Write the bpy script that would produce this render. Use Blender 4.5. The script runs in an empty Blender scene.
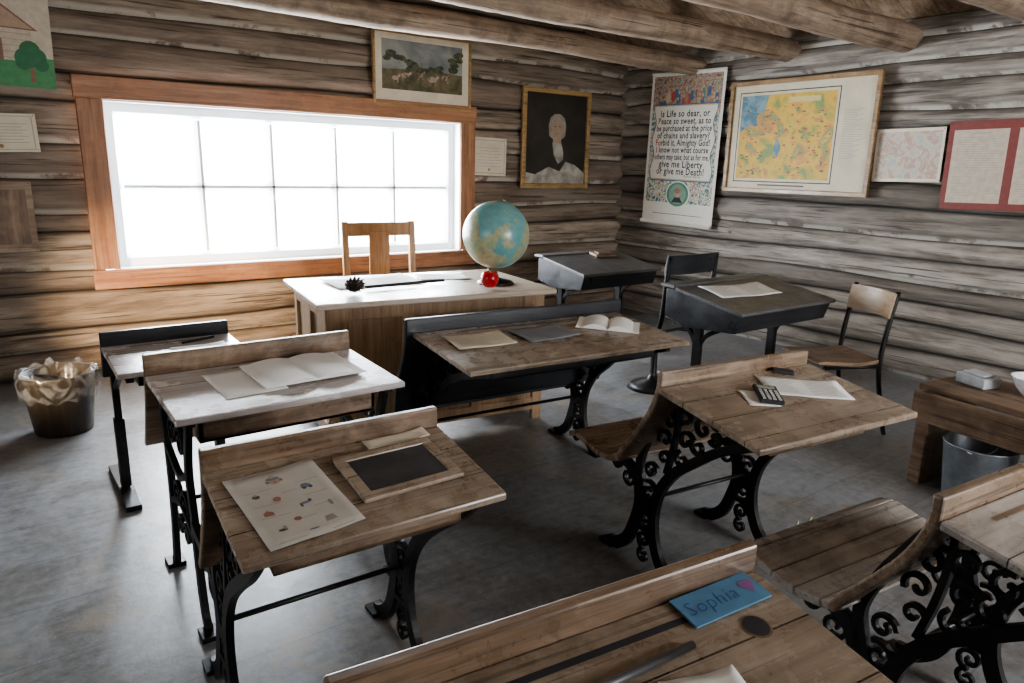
import bpy, bmesh, math, random
from mathutils import Vector, Matrix, noise
SC=bpy.context.scene; COL=SC.collection
rad=math.radians
# ---------------------------------------------------------------- camera
F=706.0
Xw=Vector((0.8075,0.1222,-0.577)).normalized()
Yw=Vector((-0.5888,0.2064,-0.7814)); Yw=(Yw-Xw*Yw.dot(Xw)).normalized()
Zw=Xw.cross(Yw)
cam=bpy.data.objects.new('camera',bpy.data.cameras.new('camera')); COL.objects.link(cam)
m=Matrix((Xw,Yw,Zw)).to_4x4(); m.translation=(0,0,1.4); cam.matrix_world=m
cam.data.lens=F/1024*36; cam.data.sensor_width=36; cam.data.clip_start=.05
SC.camera=cam
try: SC.view_settings.look='AgX - Medium High Contrast'
except Exception: pass
# ---------------------------------------------------------------- materials
def newmat(name):
    mt=bpy.data.materials.new(name); mt.use_nodes=True
    nt=mt.node_tree; b=nt.nodes['Principled BSDF']
    return mt,nt,b
def N(nt,t,**k):
    n=nt.nodes.new(t)
    for a,v in k.items(): setattr(n,a,v)
    return n
def c4(c): return (c[0],c[1],c[2],1)
def ramp(nt,fac,stops):
    r=N(nt,'ShaderNodeValToRGB'); e=r.color_ramp.elements
    while len(e)<len(stops): e.new(.5)
    for i,(p,c) in enumerate(stops): e[i].position=p; e[i].color=c4(c)
    nt.links.new(fac,r.inputs[0]); return r.outputs[0]
def noise_n(nt,vec,scale,detail=4,rough=.55,dist=0):
    n=N(nt,'ShaderNodeTexNoise'); n.inputs['Scale'].default_value=scale
    n.inputs['Detail'].default_value=detail; n.inputs['Roughness'].default_value=rough
    n.inputs['Distortion'].default_value=dist
    nt.links.new(vec,n.inputs['Vector']); return n.outputs['Fac']
def mapping(nt,scale,rand=True):
    tc=N(nt,'ShaderNodeTexCoord'); v=tc.outputs['Object']
    if rand:
        oi=N(nt,'ShaderNodeObjectInfo'); mm=N(nt,'ShaderNodeMath',operation='MULTIPLY'); mm.inputs[1].default_value=23.0
        nt.links.new(oi.outputs['Random'],mm.inputs[0])
        ad=N(nt,'ShaderNodeVectorMath',operation='ADD'); nt.links.new(v,ad.inputs[0]); nt.links.new(mm.outputs[0],ad.inputs[1]); v=ad.outputs[0]
    mp=N(nt,'ShaderNodeMapping'); mp.inputs['Scale'].default_value=scale
    nt.links.new(v,mp.inputs[0]); return mp.outputs[0],v
def mix(nt,fac,a,b,mode='MIX'):
    mx=N(nt,'ShaderNodeMix',data_type='RGBA',blend_type=mode)
    for s,val in ((0,fac),(6,a),(7,b)):
        if hasattr(val,'is_linked'): nt.links.new(val,mx.inputs[s])
        elif s==0: mx.inputs[0].default_value=val
        else: mx.inputs[s].default_value=c4(val)
    return mx.outputs[2]
def math_n(nt,op,a,b=0.0,c=None):
    n=N(nt,'ShaderNodeMath',operation=op)
    for i,val in enumerate((a,b) if c is None else (a,b,c)):
        if hasattr(val,'is_linked'): nt.links.new(val,n.inputs[i])
        else: n.inputs[i].default_value=val
    return n.outputs[0]
def bump(nt,b,h,strength=.3,dist=.01):
    bm=N(nt,'ShaderNodeBump'); bm.inputs['Strength'].default_value=strength; bm.inputs['Distance'].default_value=dist
    nt.links.new(h,bm.inputs['Height']); nt.links.new(bm.outputs[0],b.inputs['Normal'])
def wood(name,c1,c2,c3=None,rough=.5,axis=0,grain=1.0,seam=0,seam_axis=1,bs=.25,stain=.5,scr=.5,line=.6):
    mt,nt,b=newmat(name)
    s=[22*grain]*3; s[axis]=1.6*grain
    v,raw=mapping(nt,s)
    g=noise_n(nt,v,1.6,7,.65,.6)
    col=ramp(nt,g,[(.28,c1),(.52,c2),(.72,c3 or c2)])
    st=noise_n(nt,raw,4.5,6,.65)
    dk=tuple(x*.32 for x in c1)
    col=mix(nt,ramp(nt,st,[(.48,(0,0,0)),(.70,(stain,)*3)]),col,dk)
    ws=noise_n(nt,raw,7,7,.7,.4)
    lt=tuple(min(1,x*1.25+.05) for x in (c3 or c2))
    col=mix(nt,ramp(nt,ws,[(.52,(0,0,0)),(.66,(.5*scr,)*3)]),col,lt)
    s2=[70*grain]*3; s2[axis]=1.1*grain
    mp=N(nt,'ShaderNodeMapping'); mp.inputs['Scale'].default_value=s2; nt.links.new(raw,mp.inputs[0])
    sc=noise_n(nt,mp.outputs[0],1.3,4,.6,.4)
    col=mix(nt,ramp(nt,sc,[(.58,(0,0,0)),(.66,(line,)*3)]),col,dk)
    if seam:
        tc=N(nt,'ShaderNodeTexCoord'); sx=N(nt,'ShaderNodeSeparateXYZ'); nt.links.new(tc.outputs['Object'],sx.inputs[0])
        fr=math_n(nt,'FRACT',math_n(nt,'DIVIDE',sx.outputs[seam_axis],seam))
        d=math_n(nt,'ABSOLUTE',math_n(nt,'SUBTRACT',fr,.5))
        ln=math_n(nt,'GREATER_THAN',d,.5-.0016/seam)
        col=mix(nt,ln,col,tuple(x*.15 for x in c1))
    nt.links.new(col,b.inputs['Base Color'])
    rr=ramp(nt,ws,[(.3,(max(.05,rough-.12),)*3),(.7,(rough+.14,)*3)]); nt.links.new(rr,b.inputs['Roughness'])
    bump(nt,b,g,bs,.004)
    return mt
def plain(name,c,rough=.6,metal=0,var=.12,scale=30,bs=.05):
    mt,nt,b=newmat(name); v,raw=mapping(nt,(1,1,1))
    g=noise_n(nt,v,scale,4)
    col=ramp(nt,g,[(.3,tuple(x*(1-var) for x in c)),(.7,tuple(min(1,x*(1+var)) for x in c))])
    nt.links.new(col,b.inputs['Base Color']); b.inputs['Roughness'].default_value=rough; b.inputs['Metallic'].default_value=metal
    if bs: bump(nt,b,g,bs,.003)
    return mt
def blotch(name,stops,scale,detail=5,rough=.6,dist=.5,rand=False):
    mt,nt,b=newmat(name); v,raw=mapping(nt,(1,1,1),rand)
    g=noise_n(nt,v,scale,detail,.55,dist); r=ramp(nt,g,stops)
    nt.links.new(r,b.inputs['Base Color']); b.inputs['Roughness'].default_value=rough
    return mt
TOPW=wood('desk_top_wood',(.18,.132,.095),(.295,.23,.172),(.41,.335,.26),rough=.27,seam=.125,stain=.42,scr=.7,line=.5)
TOPB=wood('desk_top_wood_pale',(.34,.30,.28),(.47,.43,.41),(.58,.55,.53),rough=.22,seam=.15,stain=.25,line=.25,bs=.1)
TOPF=wood('desk_top_wood_grey',(.27,.235,.205),(.40,.355,.315),(.52,.475,.43),rough=.3,seam=.14,stain=.4)
BACKW=wood('backrest_wood',(.10,.06,.038),(.205,.135,.087),(.33,.24,.165),rough=.32,scr=.7)
SEATW=wood('seat_wood',(.12,.078,.05),(.22,.155,.107),(.35,.275,.205),rough=.3,scr=.6,stain=.4)
SEATG=wood('seat_wood_grey',(.21,.18,.15),(.35,.315,.28),(.49,.45,.41),rough=.28,scr=.8,stain=.35)
DARKW=wood('black_painted_wood',(.014,.015,.017),(.023,.025,.029),(.038,.041,.046),rough=.36,stain=.15,scr=.1)
DARKT=wood('dark_grey_lid_wood',(.070,.067,.066),(.095,.092,.091),(.125,.122,.12),rough=.42,stain=.1,bs=.04,scr=.03,line=.2)
IRON=plain('cast_iron',(.017,.016,.016),.40,.4,.4,60,.25)
TDW=wood('teacher_desk_wood',(.21,.128,.07),(.33,.212,.12),(.41,.285,.175),rough=.5,axis=2,stain=.3,scr=.2,line=.3)
TDT=wood('teacher_desk_top_wood',(.36,.29,.225),(.47,.39,.31),(.55,.47,.39),rough=.32,stain=.2,scr=.3,line=.3,bs=.12)
CHW=wood('oak_chair_wood',(.26,.13,.052),(.42,.23,.10),(.50,.30,.15),rough=.42,axis=2,stain=.2,scr=.1,line=.3)
PLYW=wood('plywood_backrest',(.27,.18,.11),(.37,.26,.165),(.44,.33,.22),rough=.4,stain=.1,scr=.05,line=.2,bs=.05)
FRW=wood('window_casing_wood',(.20,.09,.045),(.34,.165,.085),(.44,.24,.14),rough=.5,grain=.7,stain=.3,scr=.3)
FRWV=wood('window_casing_wood_upright',(.20,.09,.045),(.34,.165,.085),(.44,.24,.14),rough=.5,grain=.7,axis=2,stain=.3,scr=.3)
WHITE=plain('white_paint',(.88,.89,.90),.4,0,.02,12)
PAPER=plain('paper_white',(.78,.77,.74),.7,0,.05,9)
PAPER2=plain('paper_cream',(.60,.54,.43),.7,0,.1,9)
PAPER3=plain('paper_grey',(.19,.20,.22),.5,0,.1,9)
INK=plain('ink',(.03,.03,.035),.7,0,.1,30,0)
FAINT=plain('faint_print',(.30,.28,.25),.7,0,.1,30,0)
BEAMW=wood('beam_wood',(.16,.108,.07),(.29,.215,.155),(.43,.34,.26),rough=.75,grain=.6,bs=1.0,stain=.6,line=.9)
BENCHW=wood('bench_wood',(.10,.06,.035),(.195,.125,.08),(.29,.205,.135),rough=.45,axis=1,stain=.6)
GOLD=wood('gilt_frame_wood',(.20,.115,.045),(.36,.23,.10),(.46,.31,.15),rough=.35)
MAPFR=wood('map_frame_wood',(.14,.08,.035),(.26,.16,.07),(.36,.24,.12),rough=.35)
# ---------------------------------------------------------------- mesh helpers
def smooth(pts,n=5):
    P=[Vector(p) for p in pts]; out=[]
    L=len(P)
    for i in range(L-1):
        p0=P[max(i-1,0)];p1=P[i];p2=P[i+1];p3=P[min(i+2,L-1)]
        for k in range(n):
            t=k/n
            out.append(.5*((2*p1)+(p2-p0)*t+(2*p0-5*p1+4*p2-p3)*t*t+(3*p1-p0-3*p2+p3)*t**3))
    out.append(P[-1]); return out
class M:
    def __init__(s): s.v=[];s.f=[];s.mi=[];s.sm=[]
    def add(s,vs,fs,mi=0,sm=False):
        o=len(s.v); s.v+= [tuple(v) for v in vs]
        for f in fs: s.f.append([i+o for i in f]); s.mi.append(mi); s.sm.append(sm)
    def box(s,c,sz,mi=0,rot=None):
        c=Vector(c); vs=[]
        for x in (-1,1):
            for y in (-1,1):
                for z in (-1,1):
                    p=Vector((x*sz[0]/2,y*sz[1]/2,z*sz[2]/2))
                    if rot: p=rot@p
                    vs.append(c+p)
        s.add(vs,[(0,1,3,2),(4,6,7,5),(0,4,5,1),(2,3,7,6),(0,2,6,4),(1,5,7,3)],mi)
    def prism(s,poly,x0,x1,mi=0):
        n=len(poly)
        vs=[(x0,p[0],p[1]) for p in poly]+[(x1,p[0],p[1]) for p in poly]
        fs=[list(range(n)),list(range(2*n-1,n-1,-1))]+[(i,(i+1)%n,(i+1)%n+n,i+n)[::-1] for i in range(n)]
        s.add(vs,fs,mi)
    def sweep(s,pts,w,t,x=0,mi=0,taper=None):
        P=[Vector((p[0],p[1])) for p in pts]; n=len(P); vs=[]
        for i,p in enumerate(P):
            d=(P[min(i+1,n-1)]-P[max(i-1,0)]).normalized(); nn=Vector((-d.y,d.x))
            ww=w if taper is None else w*(taper[0]+(taper[1]-taper[0])*i/(n-1))
            for a,b in ((-1,-1),(1,-1),(1,1),(-1,1)):
                q=p+nn*ww/2*a; vs.append((x+t/2*b,q.x,q.y))
        fs=[(3,2,1,0),(4*n-4,4*n-3,4*n-2,4*n-1)]
        for i in range(n-1):
            for k in range(4):
                a=4*i+k; b=4*i+(k+1)%4; fs.append((a,b,b+4,a+4))
        s.add(vs,fs,mi)
    def tube(s,pts,r,n=8,mi=0):
        P=[Vector(p) for p in pts]; L=len(P); vs=[]; up=Vector((0,0,1)); prev=None
        for i,p in enumerate(P):
            d=(P[min(i+1,L-1)]-P[max(i-1,0)]).normalized()
            if prev is None:
                a=d.cross(up if abs(d.z)<.9 else Vector((1,0,0))).normalized()
            else: a=(prev-d*prev.dot(d)).normalized()
            prev=a; b=d.cross(a); rr=r[i] if isinstance(r,(list,tuple)) else r
            for k in range(n):
                t=2*math.pi*k/n; vs.append(p+a*math.cos(t)*rr+b*math.sin(t)*rr)
        fs=[]
        for i in range(L-1):
            for k in range(n):
                fs.append((i*n+k,(i+1)*n+k,(i+1)*n+(k+1)%n,i*n+(k+1)%n)[::-1])
        fs.append(list(range(n))); fs.append(list(range(L*n-1,L*n-n-1,-1)))
        s.add(vs,fs,mi,True)
    def lathe(s,prof,c=(0,0,0),n=24,mi=0,f=None):
        vs=[];c=Vector(c)
        for i,(r,z) in enumerate(prof):
            for k in range(n):
                a=2*math.pi*k/n; p=Vector((r*math.cos(a),r*math.sin(a),z))
                if f: p=f(p,i,k)
                vs.append(c+p)
        fs=[]
        for i in range(len(prof)-1):
            for k in range(n): fs.append((i*n+k,i*n+(k+1)%n,(i+1)*n+(k+1)%n,(i+1)*n+k))
        if prof[0][0]>1e-5: fs.append(list(range(n))[::-1])
        if prof[-1][0]>1e-5 : fs.append([len(prof)*n-n+k for k in range(n)])
        s.add(vs,fs,mi,True)
    def poly(s,pts,z=0,mi=0): s.add([(p[0],p[1],z) for p in pts],[list(range(len(pts)))],mi)
    def rect(s,x0,y0,x1,y1,z=0,mi=0): s.poly([(x0,y0),(x1,y0),(x1,y1),(x0,y1)],z,mi)
    def ell(s,cx,cy,rx,ry,z=0,mi=0,n=24): s.poly([(cx+rx*math.cos(2*math.pi*k/n),cy+ry*math.sin(2*math.pi*k/n)) for k in range(n)],z,mi)
    def text(s,body,size,cx,cy,z=0,mi=0,shear=0,bold=0,width=None,cap=None):
        cu=bpy.data.curves.new('t','FONT'); cu.body=body; cu.size=size; cu.align_x='CENTER'; cu.align_y='CENTER'; cu.resolution_u=2; cu.shear=shear; cu.offset=bold; cu.space_character=1.06
        ob=bpy.data.objects.new('t',cu); COL.objects.link(ob)
        dg=bpy.context.evaluated_depsgraph_get(); dg.update(); me=ob.evaluated_get(dg).to_mesh()
        xs=[v.co.x for v in me.vertices]; sx=1
        if width and xs: sx=width/(max(xs)-min(xs))
        o=len(s.v); x0=min(xs)*sx+cx
        s.v+=[(cx+v.co.x*sx,cy+v.co.y,z) for v in me.vertices]
        for p in me.polygons:
            vv=[i+o for i in p.vertices]; s.f.append(vv); s.sm.append(False)
            s.mi.append(cap[0] if cap and all(s.v[i][0]<x0+cap[1] for i in vv) else mi)
        bpy.data.objects.remove(ob); bpy.data.curves.remove(cu)
    def obj(s,name,mats,parent=None,bevel=0,clean=False):
        me=bpy.data.meshes.new(name); me.from_pydata(s.v,[],s.f)
        if not isinstance(mats,(list,tuple)): mats=[mats]
        for q in mats: me.materials.append(q)
        me.polygons.foreach_set('material_index',s.mi); me.polygons.foreach_set('use_smooth',s.sm); me.update()
        if clean:
            b=bmesh.new(); b.from_mesh(me); bmesh.ops.recalc_face_normals(b,faces=b.faces); b.to_mesh(me); b.free()
        ob=bpy.data.objects.new(name,me); COL.objects.link(ob)
        if parent: ob.parent=parent
        if bevel:
            md=ob.modifiers.new('bevel','BEVEL'); md.width=bevel; md.segments=2; md.limit_method='ANGLE'; md.angle_limit=rad(40)
        return ob
def empty(name,loc,yaw=0):
    e=bpy.data.objects.new(name,None); e.empty_display_size=.1; COL.objects.link(e)
    e.matrix_world=Matrix.Translation(loc)@Matrix.Rotation(rad(yaw),4,'Z'); return e
def tag(o,label,cat,group=None):
    o['label']=label; o['category']=cat
    if group: o['group']=group
    return o
def struct(o): o['kind']='structure'; return o
# ---------------------------------------------------------------- walls
XR=5.23; YB=5.3; XL=-1.9; YF=-1.8
def logmat(name,c1,c2,c3,chk):
    mt,nt,b=newmat(name)
    at=N(nt,'ShaderNodeAttribute',attribute_name='tone'); ag=N(nt,'ShaderNodeAttribute',attribute_name='gap'); ac=N(nt,'ShaderNodeAttribute',attribute_name='chink')
    tc=N(nt,'ShaderNodeTexCoord')
    cm=N(nt,'ShaderNodeCombineXYZ'); nt.links.new(math_n(nt,'MULTIPLY',at.outputs['Fac'],37.0),cm.inputs[0])
    ad=N(nt,'ShaderNodeVectorMath',operation='ADD'); nt.links.new(tc.outputs['Object'],ad.inputs[0]); nt.links.new(cm.outputs[0],ad.inputs[1])
    mp=N(nt,'ShaderNodeMapping'); mp.inputs['Scale'].default_value=(1.2,1.2,17); nt.links.new(ad.outputs[0],mp.inputs[0])
    g=noise_n(nt,mp.outputs[0],1.7,8,.64,.7)
    col=ramp(nt,g,[(.28,c1),(.48,c2),(.70,c3)])
    mp3=N(nt,'ShaderNodeMapping'); mp3.inputs['Scale'].default_value=(.8,.8,4); nt.links.new(ad.outputs[0],mp3.inputs[0])
    l=noise_n(nt,mp3.outputs[0],1.9,7,.62,.5)
    col=mix(nt,ramp(nt,l,[(.46,(0,0,0)),(.62,(.75,.75,.75))]),col,tuple(min(1,x*1.12) for x in c3))
    col=mix(nt,ramp(nt,l,[(.30,(.8,.8,.8)),(.44,(0,0,0))]),col,tuple(x*.6 for x in c1))
    col=mix(nt,math_n(nt,'MULTIPLY',at.outputs['Fac'],.65),col,c1)
    mp2=N(nt,'ShaderNodeMapping'); mp2.inputs['Scale'].default_value=(1.8,1.8,80); nt.links.new(ad.outputs[0],mp2.inputs[0])
    cr=noise_n(nt,mp2.outputs[0],1.0,3,.5,.3)
    col=mix(nt,ramp(nt,cr,[(.60,(0,0,0)),(.66,(.8,.8,.8))]),col,tuple(x*.3 for x in c1))
    vo=N(nt,'ShaderNodeTexVoronoi'); vm=N(nt,'ShaderNodeMapping'); vm.inputs['Scale'].default_value=(2.2,2.2,3.6); nt.links.new(ad.outputs[0],vm.inputs[0]); nt.links.new(vm.outputs[0],vo.inputs['Vector']); vo.inputs['Scale'].default_value=1
    col=mix(nt,ramp(nt,vo.outputs['Distance'],[(.03,(.8,.8,.8)),(.07,(0,0,0))]),col,tuple(x*.3 for x in c1))
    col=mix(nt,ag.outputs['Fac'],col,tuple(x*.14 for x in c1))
    ch=math_n(nt,'MULTIPLY',ac.outputs['Fac'],ramp(nt,noise_n(nt,tc.outputs['Object'],5,6,.7),[(.42,(0,0,0)),(.50,(.9,.9,.9))]))
    col=mix(nt,ch,col,chk)
    nt.links.new(col,b.inputs['Base Color']); b.inputs['Roughness'].default_value=.62
    bump(nt,b,g,1.0,.018); return mt
LOGB=logmat('weathered_log_brown',(.125,.09,.066),(.255,.20,.153),(.43,.36,.285),(.50,.45,.38))
LOGR=logmat('weathered_log_grey',(.10,.081,.065),(.20,.172,.143),(.365,.325,.28),(.47,.435,.385))
def logwall(name,u0,u1,fn,zmax,mat,seed,holes=(),du=.05,hf=None):
    rr=random.Random(seed); nu=int((u1-u0)/du); V=[];T=[];G=[];C=[];fs=[]
    z=0; k=0; rows=10; AMP=.042
    while z<zmax:
        h=rr.uniform(.14,.24); tone=rr.random(); sd=rr.random()*50
        bul=rr.uniform(.034,.052); chink=rr.random()<.6
        base=len(V)
        for j in range(rows+1):
            v=j/rows; cc=max(0,1-abs(2*v-1)**2.6)
            for i in range(nu+1):
                u=u0+(u1-u0)*i/nu
                wob=noise.noise(Vector((u*.7,k*7.3,0)))*AMP; wob2=noise.noise(Vector((u*.7,(k+1)*7.3,0)))*AMP
                zz=z+(wob if k else 0)*(1-v)+wob2*v+h*v
                d=bul*cc+(noise.noise(Vector((u*1.3,v*2,sd)))*.018+noise.noise(Vector((u*6,v*4,sd+9)))*.010+noise.noise(Vector((u*3,v*12,sd)))*.007)*cc
                if chink and j in (1,): d=.014
                V.append(fn(u,d-.036,zz)); T.append(tone)
                C.append(1.0 if chink and j in (0,1) else 0.0)
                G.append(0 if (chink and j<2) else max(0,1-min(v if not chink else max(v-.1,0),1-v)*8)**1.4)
        for j in range(rows):
            for i in range(nu):
                a=base+j*(nu+1)+i
                uc=u0+(u1-u0)*(i+.5)/nu; zc=z+h*(j+.5)/rows
                if any(q[0]<uc<q[1] and q[2]<zc<q[3] for q in holes): continue
                if hf and zc>hf(uc): continue
                fs.append((a,a+1,a+nu+2,a+nu+1))
        z+=h; k+=1
    me=bpy.data.meshes.new(name); me.from_pydata([tuple(v) for v in V],[],fs); me.materials.append(mat)
    for nm,dt in (('tone',T),('gap',G),('chink',C)): me.attributes.new(nm,'FLOAT','POINT').data.foreach_set('value',dt)
    me.polygons.foreach_set('use_smooth',[True]*len(me.polygons)); me.update()
    ob=bpy.data.objects.new(name,me); COL.objects.link(ob); return struct(ob)
WX0,WX1,WZ0,WZ1=.51,3.41,.57,1.885
roof=lambda x: 2.45+ (min(XR-x, x-XL))*.36
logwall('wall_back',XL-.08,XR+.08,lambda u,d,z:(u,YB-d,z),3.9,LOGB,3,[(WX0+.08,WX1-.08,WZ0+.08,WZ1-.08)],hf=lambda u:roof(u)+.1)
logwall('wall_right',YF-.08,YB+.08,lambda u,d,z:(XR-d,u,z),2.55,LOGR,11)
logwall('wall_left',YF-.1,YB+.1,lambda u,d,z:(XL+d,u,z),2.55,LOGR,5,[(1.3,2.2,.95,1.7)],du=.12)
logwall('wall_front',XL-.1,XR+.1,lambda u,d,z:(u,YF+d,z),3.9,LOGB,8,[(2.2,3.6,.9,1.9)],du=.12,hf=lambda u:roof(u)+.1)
# floor
def floormat():
    mt,nt,b=newmat('worn_floor'); v,raw=mapping(nt,(1,1,1),False)
    big=noise_n(nt,v,.9,7,.6,.6); fine=noise_n(nt,v,24,7,.68); mid=noise_n(nt,v,3.5,8,.7,1.0)
    st=N(nt,'ShaderNodeMapping'); st.inputs['Scale'].default_value=(1.2,22,1); nt.links.new(raw,st.inputs[0]); g=noise_n(nt,st.outputs[0],1.5,6,.6)
    col=ramp(nt,big,[(.34,(.115,.102,.09)),(.45,(.165,.168,.175)),(.60,(.215,.228,.248))])
    col=mix(nt,ramp(nt,mid,[(.49,(0,0,0)),(.62,(.72,.72,.72))]),col,(.085,.072,.06))
    col=mix(nt,ramp(nt,mid,[(.34,(.5,.5,.5)),(.44,(0,0,0))]),col,(.31,.31,.305))
    col=mix(nt,.30,col,ramp(nt,fine,[(.36,(.055,.05,.045)),(.64,(.31,.31,.31))]))
    col=mix(nt,.14,col,ramp(nt,g,[(.35,(.04,.036,.032)),(.65,(.29,.29,.29))]))
    dst=noise_n(nt,v,1.8,8,.72,1.4); col=mix(nt,ramp(nt,dst,[(.54,(0,0,0)),(.64,(.65,.65,.65))]),col,(.25,.205,.155))
    spk=noise_n(nt,v,90,2,.5); col=mix(nt,ramp(nt,spk,[(.69,(0,0,0)),(.73,(.6,.6,.6))]),col,(.40,.38,.34))
    sx=N(nt,'ShaderNodeSeparateXYZ'); nt.links.new(raw,sx.inputs[0])
    fr=math_n(nt,'FRACT',math_n(nt,'DIVIDE',sx.outputs[1],.31)); ln=math_n(nt,'GREATER_THAN',math_n(nt,'ABSOLUTE',math_n(nt,'SUBTRACT',fr,.5)),.493)
    col=mix(nt,math_n(nt,'MULTIPLY',ln,.35),col,(.035,.032,.03))
    nt.links.new(col,b.inputs['Base Color'])
    nt.links.new(ramp(nt,mid,[(.3,(.48,)*3),(.7,(.29,)*3)]),b.inputs['Roughness']); bump(nt,b,fine,.25,.005); return mt
q=M(); q.box(((XL+XR)/2,(YF+YB)/2,-.05),(XR-XL+.2,YB-YF+.2,.1)); struct(q.obj('floor',floormat()))
# ceiling (sloped roof boards)
ROOFW=wood('roof_board_wood',(.14,.088,.053),(.26,.18,.115),(.38,.28,.195),rough=.8,axis=0,seam=.2,grain=.6,bs=.4)
xm=(XL+XR)/2; q=M(); t=.06
for a,bx in ((XL-.1,xm),(xm,XR+.1)):
    za,zb=roof(a),roof(bx)
    q.add([(a,YF-.1,za),(bx,YF-.1,zb),(bx,YB+.1,zb),(a,YB+.1,za),(a,YF-.1,za+t),(bx,YF-.1,zb+t),(bx,YB+.1,zb+t),(a,YB+.1,za+t)],[(0,3,2,1),(4,5,6,7),(0,1,5,4),(2,3,7,6),(1,2,6,5),(0,4,7,3)])
struct(q.obj('ceiling',ROOFW))
for i,(y,z,r) in enumerate(((4.42,2.325,.08),(3.52,2.335,.088),(2.62,2.33,.095),(1.78,2.355,.095),(.9,2.35,.09),(0,2.35,.09),(-.9,2.35,.09))):
    q=M(); sd=i*5.1; pts=[];rs=[]
    for k in range(121):
        x=XL+(XR-XL+.04)*k/120
        pts.append((x,y+noise.noise(Vector((x*.5,sd,0)))*.035,z+noise.noise(Vector((x*.5,sd,5)))*.03)); rs.append(r*(1+noise.noise(Vector((x*.7,sd,9)))*.10+noise.noise(Vector((x*5,sd,9)))*.05+noise.noise(Vector((x*14,sd,3)))*.035))
    q.tube(pts,rs,16); tag(q.obj('ceiling_beam',BEAMW),'rough peeled log ceiling joist spanning under the roof boards','beam','ceiling joists')
# ---------------------------------------------------------------- window
def glassmat():
    mt=bpy.data.materials.new('window_glass'); mt.use_nodes=True; nt=mt.node_tree; nt.nodes.clear()
    o=N(nt,'ShaderNodeOutputMaterial'); tr=N(nt,'ShaderNodeBsdfTransparent'); gl=N(nt,'ShaderNodeBsdfGlossy'); gl.inputs['Roughness'].default_value=.05
    tr.inputs[0].default_value=(.96,.98,1,1); mx=N(nt,'ShaderNodeMixShader'); mx.inputs[0].default_value=.05
    nt.links.new(tr.outputs[0],mx.inputs[1]); nt.links.new(gl.outputs[0],mx.inputs[2]); nt.links.new(mx.outputs[0],o.inputs[0]); return mt
GLASS=glassmat()
W=empty('window_1',(0,YB,0)); struct(W)
cw=.145; y0=-.075
q=M(); q.box(((WX0+WX1)/2,y0,WZ1-cw/2+.01),(WX1-WX0+.02,.04,cw-.01)); q.box(((WX0+WX1)/2,y0,WZ0+cw/2-.01),(WX1-WX0+.02,.04,cw-.02))
q.obj('window_casing',FRW,W,.006)
q=M()
for x in (WX0+cw/2,WX1-cw/2): q.box((x,y0,(WZ0+WZ1)/2),(cw,.04,WZ1-WZ0-2*cw+.03))
q.obj('window_casing',FRWV,W,.006)
ix0,ix1,iz0,iz1=WX0+cw,WX1-cw,WZ0+cw-.02,WZ1-cw+.01
q=M() # reveal
for x in (ix0-.01,ix1+.01): q.box((x,.0,(iz0+iz1)/2),(.03,.16,iz1-iz0))
for z in (iz0-.01,iz1+.01): q.box(((ix0+ix1)/2,.0,z),(ix1-ix0,.16,.03))
q.obj('window_jamb',WHITE,W)
fw=.085; ys=.03
gx0,gx1,gz0,gz1=ix0+fw,ix1-fw,iz0+fw,iz1-fw
q=M() # sash rails with bevelled inner edges
for sg,x in ((1,ix0),(-1,ix1)):
    q.add([(x,ys-.02,iz0),(x+sg*.06,ys-.02,iz0),(x+sg*fw,ys+.02,iz0),(x,ys+.02,iz0),(x,ys-.02,iz1),(x+sg*.06,ys-.02,iz1),(x+sg*fw,ys+.02,iz1),(x,ys+.02,iz1)],[(0,3,2,1),(4,5,6,7),(0,1,5,4),(1,2,6,5),(2,3,7,6),(3,0,4,7)])
for sg,z in ((1,iz0),(-1,iz1)):
    q.add([(ix0,ys-.019,z),(ix0,ys-.019,z+sg*.06),(ix0,ys+.019,z+sg*fw),(ix0,ys+.019,z),(ix1,ys-.019,z),(ix1,ys-.019,z+sg*.06),(ix1,ys+.019,z+sg*fw),(ix1,ys+.019,z)],[(0,3,2,1),(4,5,6,7),(0,1,5,4),(1,2,6,5),(2,3,7,6),(3,0,4,7)])
def bar(a,vert):
    # glazing bar with long chamfers that catch the daylight
    s=.030; n_=.009; dpt=.034
    pr=[(-s,ys+.01),(s,ys+.01),(n_,ys+.01-dpt),(-n_,ys+.01-dpt)]
    vs=[]
    for e in (0,1):
        for (u,y) in pr:
            vs.append((a+u,y,(gz0,gz1)[e]) if vert else ((gx0,gx1)[e],y,a+u))
    q.add(vs,[(0,1,2,3),(7,6,5,4),(0,4,5,1),(1,5,6,2),(2,6,7,3),(3,7,4,0)])
for k in range(1,5): bar(gx0+(gx1-gx0)*k/5,True)
bar((gz0+gz1)/2,False)
q.obj('window_sash',WHITE,W,0,True)
q=M(); q.box(((gx0+gx1)/2,ys+.014,(gz0+gz1)/2),(gx1-gx0,.003,gz1-gz0)); q.obj('window_glass',GLASS,W)
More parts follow.
